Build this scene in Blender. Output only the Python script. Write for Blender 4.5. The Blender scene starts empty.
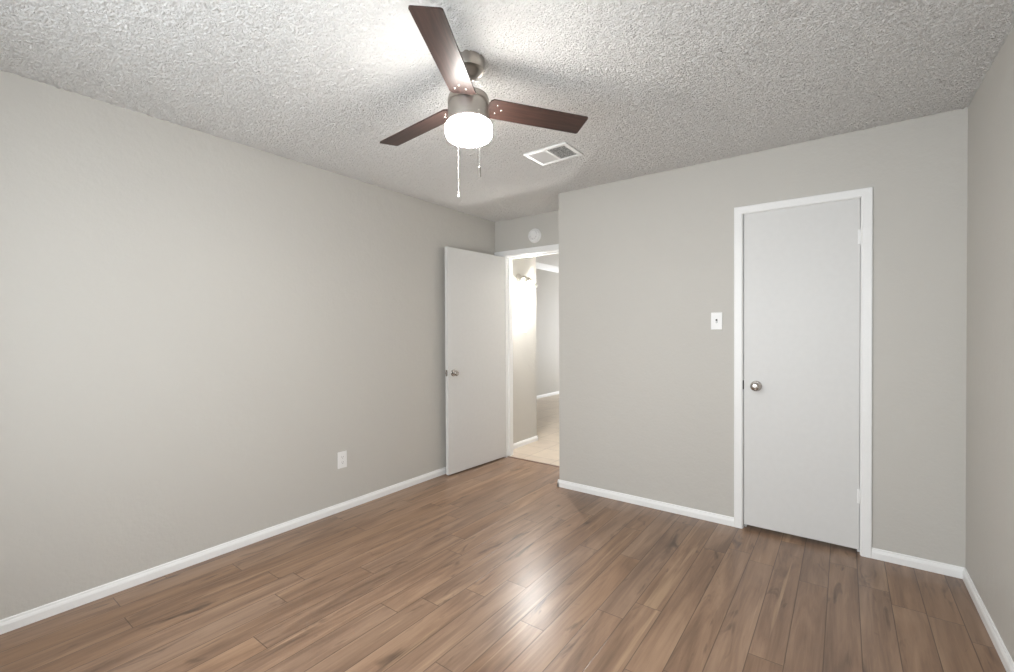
import bpy, bmesh, math
import numpy as np
from mathutils import Vector, Matrix
PI = math.pi
SC = bpy.context.scene
COL = SC.collection

# ------------------------------------------------------------------ camera, world, lights, exposure
F_PX, YAW, PITCH, ROLL, CAM_H = 455.764, 0.6370, -0.0100, -0.0048, 1.2966
cam_data = bpy.data.cameras.new('camera')
cam = bpy.data.objects.new('camera', cam_data)
COL.objects.link(cam)
cam_data.sensor_fit = 'HORIZONTAL'
cam_data.sensor_width = 36.0
cam_data.lens = F_PX * 36.0 / 1014.0
cam_data.clip_start = 0.02
cam.location = (0, 0, CAM_H)
fwd = Vector((-math.sin(YAW)*math.cos(PITCH), math.cos(YAW)*math.cos(PITCH), math.sin(PITCH)))
rt0 = Vector((math.cos(YAW), math.sin(YAW), 0))
up0 = rt0.cross(fwd)
rt = rt0*math.cos(ROLL) + up0*math.sin(ROLL)
up = -rt0*math.sin(ROLL) + up0*math.cos(ROLL)
cam.matrix_world = Matrix(((rt.x, up.x, -fwd.x, 0), (rt.y, up.y, -fwd.y, 0), (rt.z, up.z, -fwd.z, CAM_H), (0, 0, 0, 1)))
SC.camera = cam

SC.view_settings.view_transform = 'Standard'
SC.view_settings.look = 'None'
SC.view_settings.gamma = 1.0
SC.view_settings.use_curve_mapping = False
SC.view_settings.exposure = 0.76

w = bpy.data.worlds.new('sky')
SC.world = w
w.use_nodes = True
w.node_tree.nodes['Background'].inputs[0].default_value = (0.80, 0.90, 1.0, 1)
w.node_tree.nodes['Background'].inputs[1].default_value = 1.0

def area(name, loc, direction, sx, sy, power, col):
    d = bpy.data.lights.new(name, 'AREA')
    d.shape = 'RECTANGLE'; d.size = sx; d.size_y = sy; d.energy = power; d.color = col
    o = bpy.data.objects.new(name, d); COL.objects.link(o)
    o.location = loc
    o.rotation_euler = Vector(direction).to_track_quat('-Z', 'Y').to_euler()
    return o
# daylight just outside the bedroom window, and outside the living-room window
area('daylight_bedroom_window', (-0.98, -0.62, 1.40), (0, 1, 0), 2.0, 1.45, 53, (0.90, 0.955, 1.0))
area('daylight_living_window', (-2.7, 10.62, 1.35), (0, -1, 0), 3.0, 2.0, 105, (0.95, 0.97, 1.0))

# ------------------------------------------------------------------ room numbers (metres)
XL, XR, YC, XE, YD, YR, H = -2.934, 0.509, 3.307, -1.908, 3.762, -0.42, 2.44
T = 0.12
HY = 4.55            # where the hall's left wall ends
LX, LY, LH = -4.75, 10.4, 2.60    # living room beyond
HX = -1.86           # hall right side

# ------------------------------------------------------------------ materials
def mat(name):
    m = bpy.data.materials.new(name); m.use_nodes = True
    nt = m.node_tree
    return m, nt, nt.nodes['Principled BSDF']
def N(nt, t, **kw):
    n = nt.nodes.new(t)
    for k, v in kw.items(): setattr(n, k, v)
    return n
def L(nt, a, b): nt.links.new(a, b)
def math_node(nt, op, a, b=None, c=None):
    n = N(nt, 'ShaderNodeMath', operation=op)
    for i, v in enumerate((a, b, c)):
        if v is None: continue
        if isinstance(v, (int, float)): n.inputs[i].default_value = v
        else: L(nt, v, n.inputs[i])
    return n.outputs[0]

def simple(name, col, rough=0.5, metal=0.0, bump=0.0, bscale=200.0, spec=0.5, coat=0.0):
    m, nt, b = mat(name)
    b.inputs['Roughness'].default_value = rough
    b.inputs['Metallic'].default_value = metal
    b.inputs['Specular IOR Level'].default_value = spec
    b.inputs['Coat Weight'].default_value = coat
    tc = N(nt, 'ShaderNodeTexCoord')
    nz = N(nt, 'ShaderNodeTexNoise'); nz.inputs['Scale'].default_value = bscale; nz.inputs['Detail'].default_value = 3
    L(nt, tc.outputs['Object'], nz.inputs['Vector'])
    mx = N(nt, 'ShaderNodeMix', data_type='RGBA'); mx.blend_type = 'MULTIPLY'
    mx.inputs['Factor'].default_value = 0.06
    mx.inputs[6].default_value = (*col, 1)
    L(nt, nz.outputs['Fac'], mx.inputs[7]); L(nt, mx.outputs[2], b.inputs['Base Color'])
    if bump:
        bp = N(nt, 'ShaderNodeBump'); bp.inputs['Strength'].default_value = 1.0; bp.inputs['Distance'].default_value = bump
        L(nt, nz.outputs['Fac'], bp.inputs['Height']); L(nt, bp.outputs[0], b.inputs['Normal'])
    return m

def wall_paint(name, col):
    m, nt, b = mat(name)
    b.inputs['Roughness'].default_value = 0.55
    b.inputs['Specular IOR Level'].default_value = 0.35
    geo = N(nt, 'ShaderNodeNewGeometry')
    big = N(nt, 'ShaderNodeTexNoise'); big.inputs['Scale'].default_value = 1.3; big.inputs['Detail'].default_value = 2
    L(nt, geo.outputs['Position'], big.inputs['Vector'])
    rmp = N(nt, 'ShaderNodeMix', data_type='RGBA')
    rmp.inputs[6].default_value = (*[c*0.985 for c in col], 1); rmp.inputs[7].default_value = (*[c*1.015 for c in col], 1)
    L(nt, big.outputs['Fac'], rmp.inputs['Factor']); L(nt, rmp.outputs[2], b.inputs['Base Color'])
    n1 = N(nt, 'ShaderNodeTexNoise'); n1.inputs['Scale'].default_value = 55; n1.inputs['Detail'].default_value = 4; n1.inputs['Roughness'].default_value = 0.6
    n2 = N(nt, 'ShaderNodeTexNoise'); n2.inputs['Scale'].default_value = 14; n2.inputs['Detail'].default_value = 2
    for n in (n1, n2): L(nt, geo.outputs['Position'], n.inputs['Vector'])
    h = math_node(nt, 'ADD', n1.outputs['Fac'], math_node(nt, 'MULTIPLY', n2.outputs['Fac'], 1.5))
    bp = N(nt, 'ShaderNodeBump'); bp.inputs['Strength'].default_value = 0.55; bp.inputs['Distance'].default_value = 0.0022
    L(nt, h, bp.inputs['Height']); L(nt, bp.outputs[0], b.inputs['Normal'])
    return m

def popcorn():
    m, nt, b = mat('popcorn_ceiling')
    b.inputs['Roughness'].default_value = 0.9
    b.inputs['Specular IOR Level'].default_value = 0.2
    b.inputs['Base Color'].default_value = (0.90, 0.89, 0.865, 1)
    geo = N(nt, 'ShaderNodeNewGeometry')
    wob = N(nt, 'ShaderNodeTexNoise'); wob.inputs['Scale'].default_value = 60; wob.inputs['Detail'].default_value = 1
    L(nt, geo.outputs['Position'], wob.inputs['Vector'])
    sub = N(nt, 'ShaderNodeVectorMath', operation='SCALE'); sub.inputs['Scale'].default_value = 0.022
    L(nt, wob.outputs['Color'], sub.inputs[0])
    add = N(nt, 'ShaderNodeVectorMath', operation='ADD')
    L(nt, geo.outputs['Position'], add.inputs[0]); L(nt, sub.outputs[0], add.inputs[1])
    v = N(nt, 'ShaderNodeTexVoronoi', feature='SMOOTH_F1'); v.inputs['Scale'].default_value = 95; v.inputs['Smoothness'].default_value = 0.4
    L(nt, add.outputs[0], v.inputs['Vector'])
    n = N(nt, 'ShaderNodeTexNoise'); n.inputs['Scale'].default_value = 150; n.inputs['Detail'].default_value = 5; n.inputs['Roughness'].default_value = 0.7
    L(nt, geo.outputs['Position'], n.inputs['Vector'])
    n3 = N(nt, 'ShaderNodeTexNoise'); n3.inputs['Scale'].default_value = 22; n3.inputs['Detail'].default_value = 2
    L(nt, geo.outputs['Position'], n3.inputs['Vector'])
    h = math_node(nt, 'SUBTRACT', 1.0, v.outputs['Distance'])
    h = math_node(nt, 'ADD', h, math_node(nt, 'MULTIPLY', n.outputs['Fac'], 1.8))
    h = math_node(nt, 'ADD', h, math_node(nt, 'MULTIPLY', n3.outputs['Fac'], 0.6))
    bp = N(nt, 'ShaderNodeBump'); bp.inputs['Strength'].default_value = 1.0; bp.inputs['Distance'].default_value = 0.006
    L(nt, h, bp.inputs['Height']); L(nt, bp.outputs[0], b.inputs['Normal'])
    return m

def laminate():
    m, nt, b = mat('walnut_laminate')
    geo = N(nt, 'ShaderNodeNewGeometry')
    sp = N(nt, 'ShaderNodeSeparateXYZ'); L(nt, geo.outputs['Position'], sp.inputs[0])
    PW, PL = 0.1225, 1.21
    u = math_node(nt, 'DIVIDE', math_node(nt, 'ADD', sp.outputs['X'], 0.0627+0.1225*40), PW)
    row = math_node(nt, 'FLOOR', u); fu = math_node(nt, 'FRACT', u)
    wn = N(nt, 'ShaderNodeTexWhiteNoise', noise_dimensions='1D'); L(nt, row, wn.inputs['W'])
    vv = math_node(nt, 'ADD', math_node(nt, 'DIVIDE', sp.outputs['Y'], PL), math_node(nt, 'MULTIPLY', wn.outputs['Value'], 3.0))
    vv = math_node(nt, 'ADD', vv, 10.0)
    idx = math_node(nt, 'FLOOR', vv); fv = math_node(nt, 'FRACT', vv)
    cmb = N(nt, 'ShaderNodeCombineXYZ'); L(nt, row, cmb.inputs[0]); L(nt, idx, cmb.inputs[1])
    wn2 = N(nt, 'ShaderNodeTexWhiteNoise', noise_dimensions='3D'); L(nt, cmb.outputs[0], wn2.inputs['Vector'])
    # grain coordinates: stretched along Y, shifted per plank
    sh = N(nt, 'ShaderNodeVectorMath', operation='SCALE'); sh.inputs['Scale'].default_value = 17.0
    L(nt, wn2.outputs['Color'], sh.inputs[0])
    def grain(sx, sy, scale, detail, dist=0.0, rough=0.55):
        st = N(nt, 'ShaderNodeVectorMath', operation='MULTIPLY'); st.inputs[1].default_value = (sx, sy, 1)
        L(nt, geo.outputs['Position'], st.inputs[0])
        ad = N(nt, 'ShaderNodeVectorMath', operation='ADD'); L(nt, st.outputs[0], ad.inputs[0]); L(nt, sh.outputs[0], ad.inputs[1])
        g = N(nt, 'ShaderNodeTexNoise'); g.inputs['Scale'].default_value = scale; g.inputs['Detail'].default_value = detail
        g.inputs['Distortion'].default_value = dist; g.inputs['Roughness'].default_value = rough
        L(nt, ad.outputs[0], g.inputs['Vector'])
        return g.outputs['Fac']
    g1 = grain(12, 1.3, 1.0, 4, 1.0)        # broad figure
    g2 = grain(62, 3.0, 1.0, 5, 0.7, 0.7)  # fine streaks
    g3 = grain(16, 3.4, 1.0, 3, 0.8)         # knots
    g4 = grain(26, 0.9, 1.0, 3, 0.4)        # pale sap streaks
    tone = math_node(nt, 'ADD', math_node(nt, 'MULTIPLY', g1, 0.72), math_node(nt, 'MULTIPLY', g2, 0.28))
    cr = N(nt, 'ShaderNodeValToRGB'); L(nt, tone, cr.inputs[0])
    e = cr.color_ramp.elements
    e[0].position = 0.33; e[0].color = (0.155, 0.093, 0.059, 1)
    e[1].position = 0.68; e[1].color = (0.352, 0.230, 0.150, 1)
    q = e.new(0.50); q.color = (0.252, 0.156, 0.100, 1)
    # plank to plank value
    val = N(nt, 'ShaderNodeHueSaturation'); L(nt, cr.outputs[0], val.inputs['Color'])
    mr = N(nt, 'ShaderNodeMapRange'); mr.inputs['To Min'].default_value = 0.94; mr.inputs['To Max'].default_value = 1.07
    L(nt, wn2.outputs['Value'], mr.inputs['Value']); L(nt, mr.outputs[0], val.inputs['Value'])
    sc_ = N(nt, 'ShaderNodeSeparateColor'); L(nt, wn2.outputs['Color'], sc_.inputs[0])
    mr2 = N(nt, 'ShaderNodeMapRange'); mr2.inputs['To Min'].default_value = 0.95; mr2.inputs['To Max'].default_value = 1.08
    L(nt, sc_.outputs[1], mr2.inputs['Value']); L(nt, mr2.outputs[0], val.inputs['Saturation'])
    # knots / dark mineral marks
    kr = N(nt, 'ShaderNodeMapRange'); kr.inputs['From Min'].default_value = 0.60; kr.inputs['From Max'].default_value = 0.76
    L(nt, g3, kr.inputs['Value'])
    k = N(nt, 'ShaderNodeMix', data_type='RGBA'); L(nt, math_node(nt, 'MULTIPLY', kr.outputs[0], 0.75), k.inputs['Factor'])
    L(nt, val.outputs[0], k.inputs[6]); k.inputs[7].default_value = (0.040, 0.024, 0.018, 1)
    # pale streaks
    pr = N(nt, 'ShaderNodeMapRange'); pr.inputs['From Min'].default_value = 0.64; pr.inputs['From Max'].default_value = 0.74
    L(nt, g4, pr.inputs['Value'])
    s = N(nt, 'ShaderNodeMix', data_type='RGBA'); L(nt, math_node(nt, 'MULTIPLY', pr.outputs[0], 0.6), s.inputs['Factor'])
    L(nt, k.outputs[2], s.inputs[6]); s.inputs[7].default_value = (0.47, 0.32, 0.20, 1)
    # seams
    du = math_node(nt, 'MULTIPLY', math_node(nt, 'MINIMUM', fu, math_node(nt, 'SUBTRACT', 1.0, fu)), PW)
    dv = math_node(nt, 'MULTIPLY', math_node(nt, 'MINIMUM', fv, math_node(nt, 'SUBTRACT', 1.0, fv)), PL)
    d = math_node(nt, 'MINIMUM', du, dv)
    sm = N(nt, 'ShaderNodeMapRange'); sm.inputs['From Min'].default_value = 0.0004; sm.inputs['From Max'].default_value = 0.0026
    sm.inputs['To Min'].default_value = 1.0; sm.inputs['To Max'].default_value = 0.0
    L(nt, d, sm.inputs['Value'])
    f = N(nt, 'ShaderNodeMix', data_type='RGBA'); L(nt, math_node(nt, 'MULTIPLY', sm.outputs[0], 0.78), f.inputs['Factor'])
    L(nt, s.outputs[2], f.inputs[6]); f.inputs[7].default_value = (0.045, 0.026, 0.017, 1)
    L(nt, f.outputs[2], b.inputs['Base Color'])
    ro = N(nt, 'ShaderNodeMapRange'); ro.inputs['To Min'].default_value = 0.26; ro.inputs['To Max'].default_value = 0.35
    L(nt, g2, ro.inputs['Value']); L(nt, ro.outputs[0], b.inputs['Roughness'])
    b.inputs['Specular IOR Level'].default_value = 0.5
    hh = math_node(nt, 'SUBTRACT', math_node(nt, 'MULTIPLY', g2, 0.25), math_node(nt, 'MULTIPLY', sm.outputs[0], 0.8))
    bp = N(nt, 'ShaderNodeBump'); bp.inputs['Strength'].default_value = 0.6; bp.inputs['Distance'].default_value = 0.0007
    L(nt, hh, bp.inputs['Height']); L(nt, bp.outputs[0], b.inputs['Normal'])
    return m

def tiles():
    m, nt, b = mat('beige_floor_tile')
    geo = N(nt, 'ShaderNodeNewGeometry')
    br = N(nt, 'ShaderNodeTexBrick'); br.offset = 0.0; br.squash = 1.0
    br.inputs['Scale'].default_value = 1.0; br.inputs['Brick Width'].default_value = 0.33; br.inputs['Row Height'].default_value = 0.33
    br.inputs['Mortar Size'].default_value = 0.004; br.inputs['Mortar Smooth'].default_value = 0.2
    br.inputs['Color1'].default_value = (0.66, 0.56, 0.44, 1); br.inputs['Color2'].default_value = (0.60, 0.50, 0.40, 1)
    br.inputs['Mortar'].default_value = (0.42, 0.35, 0.28, 1)
    L(nt, geo.outputs['Position'], br.inputs['Vector'])
    n = N(nt, 'ShaderNodeTexNoise'); n.inputs['Scale'].default_value = 9; n.inputs['Detail'].default_value = 4
    L(nt, geo.outputs['Position'], n.inputs['Vector'])
    mx = N(nt, 'ShaderNodeMix', data_type='RGBA'); mx.blend_type = 'MULTIPLY'; mx.inputs['Factor'].default_value = 0.25
    L(nt, br.outputs['Color'], mx.inputs[6]); L(nt, n.outputs['Fac'], mx.inputs[7]); L(nt, mx.outputs[2], b.inputs['Base Color'])
    b.inputs['Roughness'].default_value = 0.35
    return m

def blade_wood():
    m, nt, b = mat('dark_walnut_blade')
    tc = N(nt, 'ShaderNodeTexCoord')
    st = N(nt, 'ShaderNodeVectorMath', operation='MULTIPLY'); st.inputs[1].default_value = (5, 75, 20)
    L(nt, tc.outputs['Object'], st.inputs[0])
    n = N(nt, 'ShaderNodeTexNoise'); n.inputs['Scale'].default_value = 1; n.inputs['Detail'].default_value = 5; n.inputs['Distortion'].default_value = 0.6
    L(nt, st.outputs[0], n.inputs['Vector'])
    cr = N(nt, 'ShaderNodeValToRGB'); L(nt, n.outputs['Fac'], cr.inputs[0])
    e = cr.color_ramp.elements
    e[0].position = 0.3; e[0].color = (0.023, 0.0115, 0.009, 1)
    e[1].position = 0.72; e[1].color = (0.066, 0.034, 0.027, 1)
    L(nt, cr.outputs[0], b.inputs['Base Color'])
    b.inputs['Roughness'].default_value = 0.42
    b.inputs['Coat Weight'].default_value = 0.0
    return m

def glow(name, col, strength, base=(0.9, 0.9, 0.88)):
    m, nt, b = mat(name)
    b.inputs['Base Color'].default_value = (*base, 1)
    b.inputs['Emission Color'].default_value = (*col, 1)
    b.inputs['Emission Strength'].default_value = strength
    b.inputs['Roughness'].default_value = 0.3
    return m

def thin_glass(name, opaque=0.10, col=(1, 1, 1)):
    m, nt, b = mat(name)
    out = nt.nodes['Material Output']
    tr = N(nt, 'ShaderNodeBsdfTransparent'); tr.inputs[0].default_value = (*col, 1)
    gl = N(nt, 'ShaderNodeBsdfGlossy'); gl.inputs['Roughness'].default_value = 0.02
    mx = N(nt, 'ShaderNodeMixShader'); mx.inputs[0].default_value = opaque
    L(nt, tr.outputs[0], mx.inputs[1]); L(nt, gl.outputs[0], mx.inputs[2]); L(nt, mx.outputs[0], out.inputs['Surface'])
    return m

M_WALL = wall_paint('greige_wall_paint', (0.560, 0.540, 0.501))
M_CEIL = popcorn()
M_LCEIL = simple('white_ceiling_paint', (0.86, 0.86, 0.85), 0.8, bump=0.001, bscale=40)
M_FLOOR = laminate()
M_TILE = tiles()
M_TRIM = simple('white_trim_paint', (0.91, 0.91, 0.90), 0.38)
M_DOOR = simple('white_door_paint', (0.715, 0.71, 0.695), 0.45, bump=0.0002, bscale=30)
M_PLAST = simple('white_plastic', (0.88, 0.875, 0.86), 0.35)
M_VENT = simple('white_enamel_metal', (0.88, 0.88, 0.87), 0.4)
M_DARK = simple('dark_void', (0.02, 0.02, 0.02), 0.9)
M_SLOT = simple('dark_slot', (0.06, 0.055, 0.05), 0.6)
M_DUCT = simple('grey_duct', (0.36, 0.35, 0.33), 0.7)
M_NICK = simple('brushed_nickel', (0.44, 0.41, 0.375), 0.33, metal=1.0, bump=0.00005, bscale=400)
M_KNOB = simple('satin_nickel_knob', (0.52, 0.49, 0.46), 0.2, metal=1.0)
M_BLADE = blade_wood()
M_GLOBE = glow('lit_opal_glass', (1.0, 0.965, 0.92), 46.0)
M_GLOBE_LOW = glow('lit_opal_glass_underside', (1.0, 0.97, 0.93), 82.0)
M_BULB = glow('lit_bulb', (1.0, 0.985, 0.97), 1900.0)
M_SHADE = thin_glass('clear_glass_shade', 0.22, (0.97, 0.97, 0.96))
M_PANE = thin_glass('window_pane_glass', 0.08)
M_CHAIN = simple('pale_chain_metal', (0.55, 0.54, 0.51), 0.4, metal=0.4)
M_THRESH = simple('brown_threshold', (0.16, 0.09, 0.06), 0.4)

# ------------------------------------------------------------------ mesh helpers
def add_box(bm, lo, hi, bev=0.0, mtx=None):
    r = bmesh.ops.create_cube(bm, size=1.0)
    c = [(a+b)/2 for a, b in zip(lo, hi)]; s = [b-a for a, b in zip(lo, hi)]
    vs = r['verts']
    bmesh.ops.scale(bm, vec=s, verts=vs); bmesh.ops.translate(bm, vec=c, verts=vs)
    if bev:
        es = list({e for v in vs for e in v.link_edges})
        g = bmesh.ops.bevel(bm, geom=es, offset=bev, segments=2, profile=0.5, affect='EDGES')
        vs = list({v for f in g['faces'] for v in f.verts} | {v for v in vs if v.is_valid})
    if mtx is not None: bmesh.ops.transform(bm, matrix=mtx, verts=vs)
    return vs
def add_lathe(bm, prof, n=48, mtx=None, cap=True):
    """prof: list of (radius, z), revolved about z"""
    rings = []
    for r, z in prof:
        if r < 1e-6: rings.append([bm.verts.new((0, 0, z))])
        else: rings.append([bm.verts.new((r*math.cos(2*PI*i/n), r*math.sin(2*PI*i/n), z)) for i in range(n)])
    for a, b in zip(rings, rings[1:]):
        for i in range(n):
            j = (i+1) % n
            if len(a) == 1 and len(b) == 1: continue
            if len(a) == 1: bm.faces.new((a[0], b[j], b[i]))
            elif len(b) == 1: bm.faces.new((a[i], a[j], b[0]))
            else: bm.faces.new((a[i], a[j], b[j], b[i]))
    vs = [v for r in rings for v in r]
    if mtx is not None: bmesh.ops.transform(bm, matrix=mtx, verts=vs)
    return vs
def add_prism(bm, pts, z0, z1, mtx=None):
    lo = [bm.verts.new((x, y, z0)) for x, y in pts]; hi = [bm.verts.new((x, y, z1)) for x, y in pts]
    n = len(pts)
    bm.faces.new(lo[::-1]); bm.faces.new(hi)
    for i in range(n): bm.faces.new((lo[i], lo[(i+1) % n], hi[(i+1) % n], hi[i]))
    if mtx is not None: bmesh.ops.transform(bm, matrix=mtx, verts=lo+hi)
def add_extrude(bm, prof, a, b, out):
    """profile (o, z) swept from point a to b in the floor plane; out = outward unit dir"""
    a = Vector((*a, 0)); b = Vector((*b, 0)); o = Vector((*out, 0))
    va = [bm.verts.new(a + o*p + Vector((0, 0, z))) for p, z in prof]
    vb = [bm.verts.new(b + o*p + Vector((0, 0, z))) for p, z in prof]
    n = len(prof)
    for i in range(n): bm.faces.new((va[i], va[(i+1) % n], vb[(i+1) % n], vb[i]))
    bm.faces.new(va[::-1]); bm.faces.new(vb)
def add_tube(bm, pts, r, n=10):
    pts = [Vector(p) for p in pts]; rings = []
    for i, p in enumerate(pts):
        t = (pts[min(i+1, len(pts)-1)] - pts[max(i-1, 0)]).normalized()
        q = t.to_track_quat('Z', 'Y')
        rr = r[i] if isinstance(r, (list, tuple)) else r
        rings.append([bm.verts.new(p + q @ Vector((rr*math.cos(2*PI*k/n), rr*math.sin(2*PI*k/n), 0))) for k in range(n)])
    for a, b in zip(rings, rings[1:]):
        for k in range(n): bm.faces.new((a[k], a[(k+1) % n], b[(k+1) % n], b[k]))
    bm.faces.new(rings[0][::-1]); bm.faces.new(rings[-1])
def obj(name, bm, m, parent=None, smooth=False, loc=None, mtx=None):
    bmesh.ops.recalc_face_normals(bm, faces=bm.faces)
    me = bpy.data.meshes.new(name); bm.to_mesh(me); bm.free()
    me.materials.append(m)
    if smooth:
        for p in me.polygons: p.use_smooth = True
        me.set_sharp_from_angle(angle=math.radians(38))
    o = bpy.data.objects.new(name, me); COL.objects.link(o)
    if parent is not None: o.parent = parent
    if loc is not None: o.location = loc
    if mtx is not None: o.matrix_local = mtx
    return o
def struct(name, bm, m, label=None, parent=None, smooth=False):
    o = obj(name, bm, m, parent, smooth)
    if parent is None: o['kind'] = 'structure'; o['label'] = label; o['category'] = name.split('_')[0]
    return o
def empty(name, loc, label, cat, kind=None, group=None):
    o = bpy.data.objects.new(name, None); COL.objects.link(o); o.location = loc
    o.empty_display_size = 0.1
    o['label'] = label; o['category'] = cat
    if kind: o['kind'] = kind
    if group: o['group'] = group
    return o
def boxes(*bs):
    bm = bmesh.new()
    for lo, hi in bs: add_box(bm, lo, hi)
    return bm
def copy_tree(o, parent=None):
    c = o.copy(); COL.objects.link(c)
    if parent is not None: c.parent = parent; c.matrix_parent_inverse = o.matrix_parent_inverse.copy()
    for ch in list(o.children): copy_tree(ch, c)
    return c

# ------------------------------------------------------------------ shell
TH0, TH1 = 3.772, 3.800    # threshold strip
struct('floor', boxes(((XL-T, YR-T, -0.10), (XR+T, TH0+0.01, 0))), M_FLOOR, 'brown walnut-look laminate plank floor of the bedroom')
struct('floor', boxes(((LX-T, TH1-0.01, -0.10), (HX+T+0.5, LY+T, 0))), M_TILE, 'beige tile floor of the hall beyond the doorway')
# threshold between them
bm = bmesh.new(); add_extrude(bm, [(TH0-0.004, 0), (TH0+0.004, 0.005), (TH1-0.004, 0.005), (TH1+0.004, 0)], (-2.795, 0), (-1.985, 0), (0, 1))
struct('trim_6', bm, M_THRESH, 'thin brown threshold strip on the floor across the open doorway')
def popcorn_ceiling():
    # sprayed popcorn relief as real geometry: band-limited noise, 5 mm grid, hanging a few millimetres below the slab
    x0, x1, y0, y1, g = XL-0.01, XR+0.01, YR-0.01, YD+0.01, 0.005
    nx, ny = int((x1-x0)/g), int((y1-y0)/g)
    rng = np.random.RandomState(11)
    fx = np.fft.fftfreq(nx, g)[:, None]; fy = np.fft.fftfreq(ny, g)[None, :]
    fr = np.sqrt(fx*fx + fy*fy)
    def band(c, wd):
        f = np.fft.ifft2(np.fft.fft2(rng.standard_normal((nx, ny)))*np.exp(-((fr-c)/wd)**2)).real
        return f/f.std()
    f = band(74, 26) + 0.40*band(24, 12)
    h = np.clip(f+0.35, 0, None)**0.8
    h = 0.0033*np.clip(h, 0, 2.2)
    X, Y = np.meshgrid(np.linspace(x0, x1, nx), np.linspace(y0, y1, ny), indexing='ij')
    co = np.stack([X, Y, H - h], -1).reshape(-1, 3).astype(np.float32)
    i = np.arange(nx*ny).reshape(nx, ny)
    q = np.stack([i[:-1, :-1], i[:-1, 1:], i[1:, 1:], i[1:, :-1]], -1).reshape(-1, 4)
    me = bpy.data.meshes.new('ceiling')
    me.vertices.add(len(co)); me.vertices.foreach_set('co', co.ravel())
    me.loops.add(q.size); me.loops.foreach_set('vertex_index', q.ravel().astype(np.int32))
    me.polygons.add(len(q)); me.polygons.foreach_set('loop_start', np.arange(0, q.size, 4, dtype=np.int32))
    me.polygons.foreach_set('use_smooth', np.ones(len(q), dtype=bool))
    me.update(calc_edges=True)
    bm = bmesh.new(); bm.from_mesh(me); add_box(bm, (XL-T, YR-T, H+0.001), (XR+T, YD+T, H+0.12)); bm.to_mesh(me); bm.free()
    me.materials.append(M_CEIL)
    o = bpy.data.objects.new('ceiling', me); COL.objects.link(o)
    o['kind'] = 'structure'; o['category'] = 'ceiling'; o['label'] = 'grey-white popcorn textured ceiling of the bedroom'
popcorn_ceiling()
struct('wall_left', boxes(((XL-T, YR-T, 0), (XL, HY, H))), M_WALL, 'long greige wall on the left running on into the hall')
struct('wall_right', boxes(((XR, YR-T, 0), (XR+T, YC+0.9, H))), M_WALL, 'greige wall along the right edge')
# closet wall with a door opening
CX0, CX1, CZ = -0.540, 0.086, 2.066   # rough opening (jamb outside)
CD = YC+0.115
struct('wall_closet', boxes(((XE, YC, 0), (CX0, CD, H)), ((CX1, YC, 0), (XR, CD, H)), ((CX0, YC, CZ), (CX1, CD, H))), M_WALL, 'greige wall around the closed closet door')
struct('wall_closet_rear', boxes(((XE+T, YC+0.78, 0), (XR, YC+0.90, H)), ((XE, CD, 0), (XE+T, YC+0.9, H))), M_WALL, 'wall enclosing the closet beside the entry alcove')
# doorway wall
DX0, DX1, DZ = -2.812, -1.968, 2.071
struct('wall_entry', boxes(((XL, YD, 0), (DX0, YD+T, H)), ((DX1, YD, 0), (XE, YD+T, H)), ((DX0, YD, DZ), (DX1, YD+T, H))), M_WALL, 'greige wall above the open doorway')
# rear wall with the window that lights the room
WX0, WX1, WZ0, WZ1 = -1.98, 0.10, 0.72, 2.08
struct('wall_rear', boxes(((XL, YR-T, 0), (WX0, YR, H)), ((WX1, YR-T, 0), (XR, YR, H)), ((WX0, YR-T, 0), (WX1, YR, WZ0)), ((WX0, YR-T, WZ1), (WX1, YR, H))), M_WALL, 'greige window wall behind the camera')
def window(name, x0, x1, z0, z1, y, s, label):
    """s = +1: the room lies towards +y"""
    root = empty(name, ((x0+x1)/2, y, z0), label, 'window', 'structure')
    hw, hh = (x1-x0)/2, z1-z0
    bm = bmesh.new(); d0, d1 = sorted((-0.10*s, -0.04*s)); t = 0.045
    add_box(bm, (-hw, d0, 0), (-hw+t, d1, hh)); add_box(bm, (hw-t, d0, 0), (hw, d1, hh))
    add_box(bm, (-hw, d0, 0), (hw, d1, t)); add_box(bm, (-hw, d0, hh-t), (hw, d1, hh))
    add_box(bm, (-0.025, d0, t), (0.025, d1, hh-t))
    obj('window_frame', bm, M_TRIM, root)
    bm = bmesh.new(); add_box(bm, (-hw+t, -0.073*s-0.002, t), (hw-t, -0.073*s+0.002, hh-t)); obj('window_pane', bm, M_PANE, root)
    bm = bmesh.new(); a, b_ = sorted((-0.04*s, 0.045*s)); add_box(bm, (-hw-0.03, a, -0.022), (hw+0.03, b_, 0.0), 0.004); obj('window_sill', bm, M_TRIM, root)
window('window_1', WX0, WX1, WZ0, WZ1, YR, 1, 'white framed window in the wall behind the camera')

# hall and living room beyond the doorway
struct('wall_hall_right', boxes(((HX, YC+0.90, 0), (HX+T, LY, LH))), M_WALL, 'hidden right wall of the hall')
struct('wall_hall_return', boxes(((LX, HY-T, 0), (XL-T, HY, LH))), M_WALL, 'wall turning left at the end of the hall wall')
struct('wall_living', boxes(((LX-T, HY-T, 0), (LX, LY+T, LH))), M_WALL, 'pale grey wall of the far room through the doorway')
VX0, VX1, VZ0, VZ1 = -4.2, -2.2, 0.35, 2.25
struct('wall_living_far', boxes(((LX, LY, 0), (VX0, LY+T, LH)), ((VX1, LY, 0), (HX+T, LY+T, LH)), ((VX0, LY, 0), (VX1, LY+T, VZ0)), ((VX0, LY, VZ1), (VX1, LY+T, LH))), M_WALL, 'window wall of the far room, out of view')
window('window_2', VX0, VX1, VZ0, VZ1, LY, -1, 'window of the far room, out of view')
struct('ceiling_hall', boxes(((XL-T, YD+T, H), (HX, HY, H+0.16+T))), M_LCEIL, 'white ceiling of the hall')
struct('ceiling_living', boxes(((LX-T, HY, LH), (HX+T, LY+T, LH+0.12))), M_LCEIL, 'white ceiling of the far room')
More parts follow.
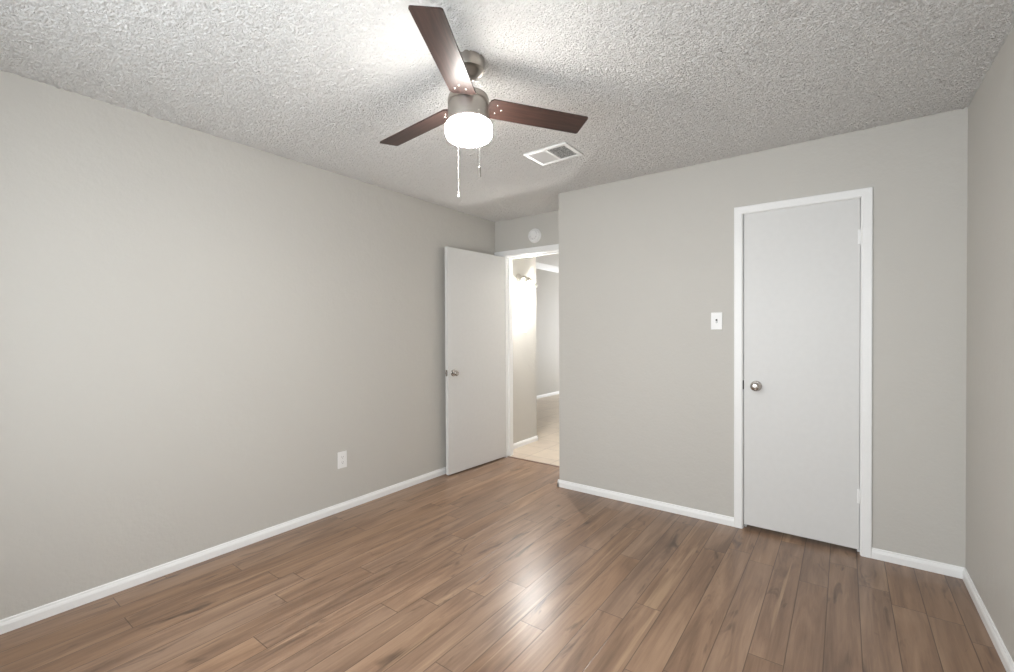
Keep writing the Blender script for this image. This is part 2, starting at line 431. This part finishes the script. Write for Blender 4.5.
bm = bmesh.new(); add_extrude(bm, [(0, LH-0.10), (0.015, LH-0.10), (0.03, LH-0.075), (0.07, LH-0.03), (0.09, LH-0.01), (0.09, LH), (0, LH)], (LX, HY), (LX, LY), (1, 0))
struct('trim_5', bm, M_TRIM, 'white crown moulding along the top of the far room wall')

# baseboards
BP = [(0, 0), (0.013, 0), (0.013, 0.034), (0.010, 0.044), (0.0075, 0.048), (0.0065, 0.055), (0.004, 0.058), (0, 0.058)]
def base(name, segs, label, m=M_TRIM):
    bm = bmesh.new()
    for a, b_, o in segs: add_extrude(bm, BP, a, b_, o)
    struct(name, bm, m, label)
CJ0, CJ1 = -0.582, 0.128    # outer edges of the closet casing
base('baseboard_left', [((XL, YR), (XL, YD), (1, 0))], 'white baseboard along the long left wall')
base('baseboard_closet', [((XE-0.013, YC), (CJ0, YC), (0, -1)), ((XE, YC-0.013), (XE, YD), (-1, 0))], 'white baseboard left of the closet door, wrapping the wall corner')
base('baseboard_corner', [((CJ1, YC), (XR, YC), (0, -1))], 'short white baseboard between the closet door and the right corner')
base('baseboard_right', [((XR, YR), (XR, YC), (-1, 0))], 'white baseboard along the right wall')
base('baseboard_rear', [((XL, YR), (XR, YR), (0, 1))], 'white baseboard behind the camera')
base('baseboard_hall', [((XL, YD+T), (XL, HY+0.013), (1, 0)), ((XL-T, HY), (XL+0.013, HY), (0, 1))], 'white baseboard along the hall wall beyond the doorway')
base('baseboard_living', [((LX, HY), (LX, LY), (1, 0))], 'white baseboard under the pale wall of the far room')

# casings (mitred flat casing with eased edges) as one structure each
def casing(name, x0, x1, ztop, wd, y, s, label, th=0.015):
    """outer x0..x1, wd wide, on plane y, standing out towards s*y"""
    bm = bmesh.new()
    prof = [(0, 0), (0, th*0.8), (0.004, th), (wd-0.006, th), (wd, th*0.65), (wd, 0)]   # (distance in from the outer edge, out)
    path = [(x0, 0, 1, 0), (x0, ztop, 1, -1), (x1, ztop, -1, -1), (x1, 0, -1, 0)]
    rings = [[bm.verts.new((px + dx*p, y + s*q, pz + dz*p)) for p, q in prof] for px, pz, dx, dz in path]
    n = len(prof)
    for a, b_ in zip(rings, rings[1:]):
        for i in range(n): bm.faces.new((a[i], a[(i+1) % n], b_[(i+1) % n], b_[i]))
    bm.faces.new(rings[0]); bm.faces.new(rings[-1][::-1])
    return struct(name, bm, M_TRIM, label)
casing('trim_1', CJ0, CJ1, 2.101, 0.050, YC, -1, 'white casing around the closed closet door')
casing('trim_2', -2.860, -1.921, 2.120, 0.056, YD, -1, 'white casing around the open doorway')
casing('trim_3', -2.860, -1.921, 2.120, 0.056, YD+T, 1, 'white casing on the hall side of the open doorway')
bm = bmesh.new(); add_box(bm, (XL+0.001, YD-0.013, 2.066), (-2.862, YD, 2.119), 0.002); struct('trim_8', bm, M_TRIM, 'white casing head running on to the left wall')
# jambs
bm = boxes(((CX0, YC, 0), (-0.529, CD, CZ)), ((0.075, YC, 0), (CX1, CD, CZ)), ((-0.529, YC, 2.057), (0.075, CD, CZ)),
           ((-0.529, YC+0.040, 0), (-0.517, YC+0.075, 2.057)), ((0.063, YC+0.040, 0), (0.075, YC+0.075, 2.057)), ((-0.517, YC+0.040, 2.045), (0.063, YC+0.075, 2.057)))
struct('trim_4', bm, M_TRIM, 'white jamb lining the closet door opening')
bm = boxes(((DX0, YD, 0), (-2.797, YD+T, DZ)), ((-1.983, YD, 0), (DX1, YD+T, DZ)), ((-2.797, YD, 2.059), (-1.983, YD+T, DZ)),
           ((-2.797, YD+0.042, 0), (-2.785, YD+0.078, 2.059)), ((-1.995, YD+0.042, 0), (-1.983, YD+0.078, 2.059)), ((-2.785, YD+0.042, 2.047), (-1.995, YD+0.078, 2.059)))
struct('trim_7', bm, M_TRIM, 'white jamb lining the open doorway')

# ------------------------------------------------------------------ doors
def knob_bm(s=1.0):
    bm = bmesh.new()
    prof = [(0, 0), (0.031, 0), (0.031, 0.003), (0.027, 0.008), (0.014, 0.011), (0.0115, 0.014), (0.0115, 0.024), (0.016, 0.028),
            (0.0235, 0.034), (0.0262, 0.041), (0.0255, 0.047), (0.0215, 0.0520), (0.015, 0.0550), (0.0085, 0.0555), (0.007, 0.0535), (0, 0.0535)]
    add_lathe(bm, prof, 40)
    return bm
def hinge_bm():
    bm = bmesh.new()
    add_lathe(bm, [(0, 0), (0.0035, 0), (0.0055, 0.003), (0.0062, 0.004), (0.0062, 0.030), (0.0056, 0.0305), (0.0056, 0.0315), (0.0062, 0.032), (0.0062, 0.058),
                   (0.0056, 0.0585), (0.0056, 0.0595), (0.0062, 0.060), (0.0062, 0.086), (0.0055, 0.087), (0.0035, 0.090), (0, 0.090)], 16)
    add_box(bm, (-0.020, 0.0040, 0.004), (0.0, 0.0062, 0.086)); add_box(bm, (0.0, 0.0040, 0.004), (0.010, 0.0062, 0.086))
    return bm
RX = lambda a: Matrix.Rotation(a, 4, 'X')
RY = lambda a: Matrix.Rotation(a, 4, 'Y')
RZ = lambda a: Matrix.Rotation(a, 4, 'Z')
TR = Matrix.Translation
# closed closet door: hinge at right, opens into the room
d = empty('door_2', (0.0725, YC+0.0015, 0.0), 'closed flat white closet door with a round knob on its left', 'door', 'structure')
bm = bmesh.new(); add_box(bm, (-0.598, 0, 0.028), (0, 0.035, 2.053), 0.0015); obj('door_slab', bm, M_DOOR, d)
k = obj('door_knob', knob_bm(), M_KNOB, d, True, mtx=TR((-0.527, 0, 0.938)) @ RX(PI/2) @ Matrix.Scale(1.08, 4)); k['label'] = 'round satin nickel knob'
for z in (1.785, 0.292):
    obj('hinge', hinge_bm(), M_TRIM, d, True, mtx=TR((0.0095, -0.0065, z)))
bm = bmesh.new(); add_box(bm, (-0.6080, -0.0035, 0.912), (-0.5985, 0.020, 0.970), 0.0005)
o = obj('strike_plate', bm, M_SLOT, d); o['label'] = 'dark latch plate in the gap'
# open entry door: hinge pin at the left jamb
ANG = math.atan2(-0.80, -0.046)
d = empty('door_1', (-2.796, YD-0.004, 0.0), 'open flat white bedroom door swung back against the left wall', 'door', 'structure')
d.rotation_euler = (0, 0, ANG)
# local +x runs along the slab from the hinge; the face seen in the photo is local +y; thickness goes to -y (towards the left wall)
bm = bmesh.new(); add_box(bm, (0.004, -0.035, 0.012), (0.806, 0.0, 2.056), 0.0015); obj('door_slab', bm, M_DOOR, d)
k = obj('door_knob', knob_bm(), M_KNOB, d, True, mtx=TR((0.742, 0.0, 0.925)) @ RX(-PI/2)); k['label'] = 'round satin nickel knob on the room face'
k = obj('door_knob', knob_bm(), M_KNOB, d, True, mtx=TR((0.742, -0.035, 0.925)) @ RX(PI/2) @ Matrix.Scale(0.92, 4)); k['label'] = 'round satin nickel knob on the wall side'
bm = bmesh.new(); add_box(bm, (0.8055, -0.029, 0.897), (0.8068, -0.006, 0.953)); add_box(bm, (0.806, -0.022, 0.916), (0.819, -0.012, 0.934), 0.002)
obj('latch', bm, M_KNOB, d)
for z in (1.78, 1.0, 0.20):
    bm = bmesh.new(); add_lathe(bm, [(0, 0), (0.006, 0), (0.006, 0.09), (0, 0.09)], 12)
    obj('hinge', bm, M_KNOB, d, True, mtx=TR((-0.002, -0.041, z)))

# ------------------------------------------------------------------ ceiling fan
FC = Vector((-1.276, 1.457, H))
fan = empty('ceiling_fan', FC, 'three-blade ceiling fan with nickel motor and lit white drum light', 'ceiling fan')
ZB = -0.190                     # blade plane below the ceiling
tilt_piv = Vector((0, 0, -0.05))
TLT = TR(tilt_piv) @ Matrix.Rotation(math.hypot(0.030, 0.040), 4, Vector((-0.030, -0.040, 0)).normalized()) @ TR(-tilt_piv)
bm = bmesh.new(); add_lathe(bm, [(0, 0), (0.070, 0), (0.069, -0.042), (0.067, -0.047), (0.060, -0.049), (0.050, -0.053), (0.036, -0.076), (0.026, -0.084), (0, -0.085)], 56)
obj('canopy', bm, M_NICK, fan, True)
bm = bmesh.new(); add_lathe(bm, [(0, -0.08), (0.0125, -0.08), (0.0125, -0.132), (0.022, -0.134), (0.024, -0.140), (0.024, -0.153), (0, -0.153)], 24)
obj('downrod', bm, M_NICK, fan, True, mtx=TLT)
bm = bmesh.new()
add_lathe(bm, [(0, -0.150), (0.046, -0.150), (0.072, -0.154), (0.083, -0.162), (0.0865, -0.172), (0.0865, -0.186), (0.081, -0.189), (0.081, -0.202), (0.0865, -0.205),
               (0.0865, -0.272), (0.085, -0.276), (0.080, -0.277), (0, -0.277)], 64)
obj('motor_housing', bm, M_NICK, fan, True, mtx=TLT)
bm = bmesh.new()
prof = [(0.080, -0.275), (0.092, -0.276), (0.0965, -0.281), (0.0978, -0.288), (0.0978, -0.316), (0.096, -0.325), (0.091, -0.332), (0.080, -0.3365), (0.055, -0.339), (0, -0.340)]
add_lathe(bm, prof, 64)
o = obj('lamp_shade', bm, M_GLOBE, fan, True, mtx=TLT); o['label'] = 'glowing white opal drum shade'
# the lamp inside throws most of its light down through the flat underside
o.data.materials.append(M_GLOBE_LOW)
for p in o.data.polygons:
    if p.normal.z < -0.9 and p.center.z < -0.33: p.material_index = 1
BW, BR, BPT, BPH = 0.112, 0.548, -0.209, -0.043
def blade_bm():
    bm = bmesh.new()
    r0, r1, w0, w1, c = 0.086, BR, BW/2*0.97, BW/2, 0.008
    pts = [(r0, -w0+0.012), (r0+0.012, -w0)]
    pts += [(r1-c, -w1), (r1-c*0.3, -w1+c*0.3), (r1, -w1+c), (r1, w1-c), (r1-c*0.3, w1-c*0.3), (r1-c, w1)]
    pts += [(r0+0.012, w0), (r0, w0-0.012)]
    add_prism(bm, pts, -0.003, 0.003)
    return bm
def screw_bm():
    bm = bmesh.new(); add_lathe(bm, [(0, -0.0062), (0.003, -0.0058), (0.0052, -0.0040), (0.0055, -0.003), (0.0055, -0.0025), (0, -0.0025)], 14)
    return bm
def iron_bm():
    bm = bmesh.new()
    add_prism(bm, [(0.070, -0.028), (0.105, -0.030), (0.150, -0.034), (0.162, -0.026), (0.162, 0.026), (0.150, 0.034), (0.105, 0.030), (0.070, 0.028)], 0.003, 0.006)
    return bm
for k in range(3):
    a = math.radians(-60 + 120*k) + BPH
    m = TLT @ TR((0, 0, ZB)) @ RZ(a) @ RX(BPT)
    b_ = obj('blade', blade_bm(), M_BLADE, fan, mtx=m)
    i_ = obj('blade_iron', iron_bm(), M_NICK, b_)
    for sx, sy in ((0.122, -0.026), (0.122, 0.020), (0.146, -0.003)):
        obj('screw', screw_bm(), M_KNOB, b_, True, mtx=TR((sx, sy, 0)))
def pull_chain(x, y, z0, z1, kind):
    bm = bmesh.new()
    rr = math.hypot(x, y); ux, uy = x/rr, y/rr
    add_tube(bm, [(ux*0.082, uy*0.082, z0), (x*0.97, y*0.97, z0+0.001), (x, y, z0-0.006), (x, y, z0-0.02), (x, y, z1)], 0.0005, 6)
    z = z0-0.02
    while z > z1:
        bmesh.ops.create_icosphere(bm, subdivisions=1, radius=0.001, matrix=TR((x, y, z))); z -= 0.005
    c = obj('pull_chain', bm, M_CHAIN, fan, True)
    bm = bmesh.new()
    if kind == 'fob':
        add_lathe(bm, [(0, 0.002), (0.003, 0), (0.0045, -0.004), (0.0052, -0.010), (0.0052, -0.038), (0.004, -0.043), (0, -0.045)], 16, TR((x, y, z1)))
        obj('chain_fob', bm, M_NICK, c, True)
    else:
        add_lathe(bm, [(0, 0.020), (0.002, 0.018), (0.0035, 0.010), (0.0025, 0.004), (0.0045, 0.0), (0.0055, -0.004), (0.004, -0.009), (0, -0.011)], 16, TR((x, y, z1)))
        obj('chain_fob', bm, M_CHAIN, c, True)
# camera side of the housing is towards (0.66, -0.75)
pull_chain(0.094, -0.040, -0.248, -0.478, 'fob')
pull_chain(-0.098, 0.044, -0.248, -0.540, 'bell')

# ------------------------------------------------------------------ ceiling vent
v = empty('ceiling_vent', (-1.506, 2.547, H), 'white rectangular air vent with two louvre panels on the textured ceiling', 'air vent')
hx, hy, fr = 0.155, 0.118, 0.026
bm = bmesh.new()
for lo, hi in (((-hx, -hy), (hx, -hy+fr)), ((-hx, hy-fr), (hx, hy)), ((-hx, -hy+fr), (-hx+fr, hy-fr)), ((hx-fr, -hy+fr), (hx, hy-fr)), ((-0.008, -hy+fr), (0.008, hy-fr))):
    add_box(bm, (*lo, -0.012), (*hi, -0.001), 0.002)
obj('frame', bm, M_VENT, v)
bm = bmesh.new(); add_box(bm, (-hx+0.01, -hy+0.01, -0.003), (hx-0.01, hy-0.01, -0.0008)); obj('backing', bm, M_DUCT, v)
for side, nm in ((-1, 'left'), (1, 'right')):
    bm = bmesh.new()
    x0, x1 = (-hx+fr, -0.008) if side < 0 else (0.008, hx-fr)
    n = 11
    for i in range(n):
        x = x0 + (i+0.5)*(x1-x0)/n
        add_box(bm, (-0.0055, -hy+fr, -0.0004), (0.0055, hy-fr, 0.0004), mtx=TR((x, 0, -0.0072)) @ RY(-0.55 if side < 0 else 0.75))
    if side > 0:
        for i in range(1, 9):
            y = -hy+fr + i*(2*hy-2*fr)/9
            add_box(bm, (x0, y-0.0009, -0.0045), (x1, y+0.0009, -0.0035))
    o = obj('louvre_panel', bm, M_VENT, v)
bm = bmesh.new(); add_box(bm, (-0.004, -0.02, -0.018), (0.004, 0.0, -0.010), 0.001)
# small screws at the two ends
bm.free()
for sx in (-1, 1):
    bm = bmesh.new(); add_lathe(bm, [(0, -0.0140), (0.003, -0.0135), (0.0042, -0.0120), (0, -0.0115)], 12, TR((sx*(hx-fr/2), 0, 0))); obj('screw', bm, M_VENT, v, True)

# ------------------------------------------------------------------ smoke detector above the doorway
s = empty('smoke_detector', (-2.436, YD, 2.232), 'round white smoke detector on the wall above the open doorway', 'smoke detector')
m = RX(PI/2)
bm = bmesh.new(); add_lathe(bm, [(0, 0), (0.070, 0), (0.070, 0.008), (0.067, 0.011), (0, 0.011)], 48); obj('mounting_plate', bm, M_PLAST, s, True, mtx=m)
bm = bmesh.new(); add_lathe(bm, [(0, 0.0105), (0.062, 0.0105), (0.063, 0.024), (0.060, 0.030), (0.050, 0.034), (0.047, 0.026), (0.043, 0.026), (0.041, 0.036), (0.024, 0.037), (0, 0.037)], 48); obj('cover', bm, M_PLAST, s, True, mtx=m)
bm = bmesh.new(); add_lathe(bm, [(0, 0.0365), (0.009, 0.0365), (0.009, 0.039), (0.007, 0.040), (0, 0.040)], 20, TR((0.020, -0.008, 0))); obj('test_button', bm, M_PLAST, s, True, mtx=m)
bm = bmesh.new()
for i in range(5):
    a = math.radians(110 + i*32); add_box(bm, (-0.0015, 0.026, 0.0355), (0.0015, 0.040, 0.0366), mtx=RZ(a))
obj('sounder_slots', bm, M_SLOT, s, mtx=m)

# ------------------------------------------------------------------ switches and outlet (local: plate in the xz plane facing -y)
def plate_bm(w_, h_):
    bm = bmesh.new(); add_box(bm, (-w_/2, -0.0058, -h_/2), (w_/2, 0.0, h_/2), 0.0022); return bm
def wall_switch(loc, rz, label):
    r = empty('light_switch', loc, label, 'light switch'); r.rotation_euler = (0, 0, rz)
    obj('cover_plate', plate_bm(0.070, 0.115), M_PLAST, r)
    bm = bmesh.new(); add_box(bm, (-0.0055, -0.0064, -0.0125), (0.0055, -0.0040, 0.0125)); obj('toggle_slot', bm, M_SLOT, r)
    bm = bmesh.new(); add_box(bm, (-0.0042, -0.016, -0.0105), (0.0042, -0.004, 0.0), 0.0012, mtx=TR((0, 0, 0.004)) @ RX(0.42)); obj('toggle', bm, M_PLAST, r)
    for z in (-0.030, 0.030):
        bm = bmesh.new(); add_lathe(bm, [(0, -0.002), (0.0032, -0.002), (0.0032, 0.0006), (0.002, 0.0012), (0, 0.0012)], 12, RX(PI/2)); obj('screw', bm, M_VENT, r, True, mtx=TR((0, -0.0056, z)))
    return r
wall_switch((-0.690, YC, 1.360), 0, 'white toggle light switch on the wall left of the closet door')
wall_switch((XL, 4.307, 1.340), PI/2, 'white light switch on the hall wall below the sconce')
r = empty('wall_outlet', (XL, 1.941, 0.370), 'white duplex wall outlet low on the left wall', 'outlet'); r.rotation_euler = (0, 0, PI/2)
obj('cover_plate', plate_bm(0.074, 0.120), M_PLAST, r)
for z in (-0.0195, 0.0195):
    bm = bmesh.new()
    pts = [(0.0165*math.cos(t)*1.0, max(-0.0125, min(0.0125, 0.0165*math.sin(t)))) for t in [2*PI*i/28 for i in range(28)]]
    add_prism(bm, pts, 0.0, 0.0025, RX(PI/2)); c = obj('receptacle', bm, M_PLAST, r, mtx=TR((0, -0.0055, z)))
    bm = bmesh.new(); add_box(bm, (-0.0075, -0.0028, 0.0), (-0.0055, -0.0022, 0.008)); add_box(bm, (0.0055, -0.0028, 0.0), (0.0075, -0.0022, 0.007)); add_box(bm, (-0.002, -0.0028, -0.009), (0.002, -0.0022, -0.005), 0)
    obj('slots', bm, M_SLOT, c)
bm = bmesh.new(); add_lathe(bm, [(0, -0.002), (0.0032, -0.002), (0.0032, 0.0006), (0.002, 0.0012), (0, 0.0012)], 12, RX(PI/2)); obj('screw', bm, M_VENT, r, True, mtx=TR((0, -0.0056, 0)))

# ------------------------------------------------------------------ hall wall sconce
s = empty('wall_sconce', (XL, 4.19, 1.895), 'nickel wall sconce with clear glass shade, lit, on the hall wall', 'wall lamp')
bm = bmesh.new(); add_lathe(bm, [(0, 0), (0.050, 0), (0.050, 0.006), (0.044, 0.014), (0.028, 0.020), (0, 0.022)], 32, RY(PI/2)); obj('backplate', bm, M_NICK, s, True)
bm = bmesh.new(); add_tube(bm, [(0.012, 0, 0), (0.040, 0, 0.012), (0.085, 0, 0.012), (0.108, 0, -0.004), (0.122, 0, -0.022)], 0.010, 12); obj('arm', bm, M_NICK, s, True)
q = TR((0.118, 0, -0.018)) @ RY(-0.60)     # lamp axis leans out from the wall, pointing down
bm = bmesh.new(); add_lathe(bm, [(0, 0.012), (0.014, 0.010), (0.032, -0.004), (0.037, -0.030), (0.037, -0.052), (0.034, -0.052), (0.033, -0.030), (0, -0.026)], 28, q); obj('socket_cup', bm, M_NICK, s, True)
bm = bmesh.new(); add_lathe(bm, [(0.033, -0.046), (0.040, -0.060), (0.052, -0.085), (0.058, -0.112), (0.058, -0.135), (0.0565, -0.135), (0.0565, -0.112), (0.0505, -0.086), (0.0385, -0.061), (0.0315, -0.047)], 32, q); obj('glass_shade', bm, M_SHADE, s, True)
bm = bmesh.new(); add_lathe(bm, [(0, -0.026), (0.012, -0.030), (0.014, -0.045), (0.023, -0.062), (0.025, -0.076), (0.020, -0.090), (0.010, -0.097), (0, -0.099)], 24, q); obj('bulb', bm, M_BULB, s, True)
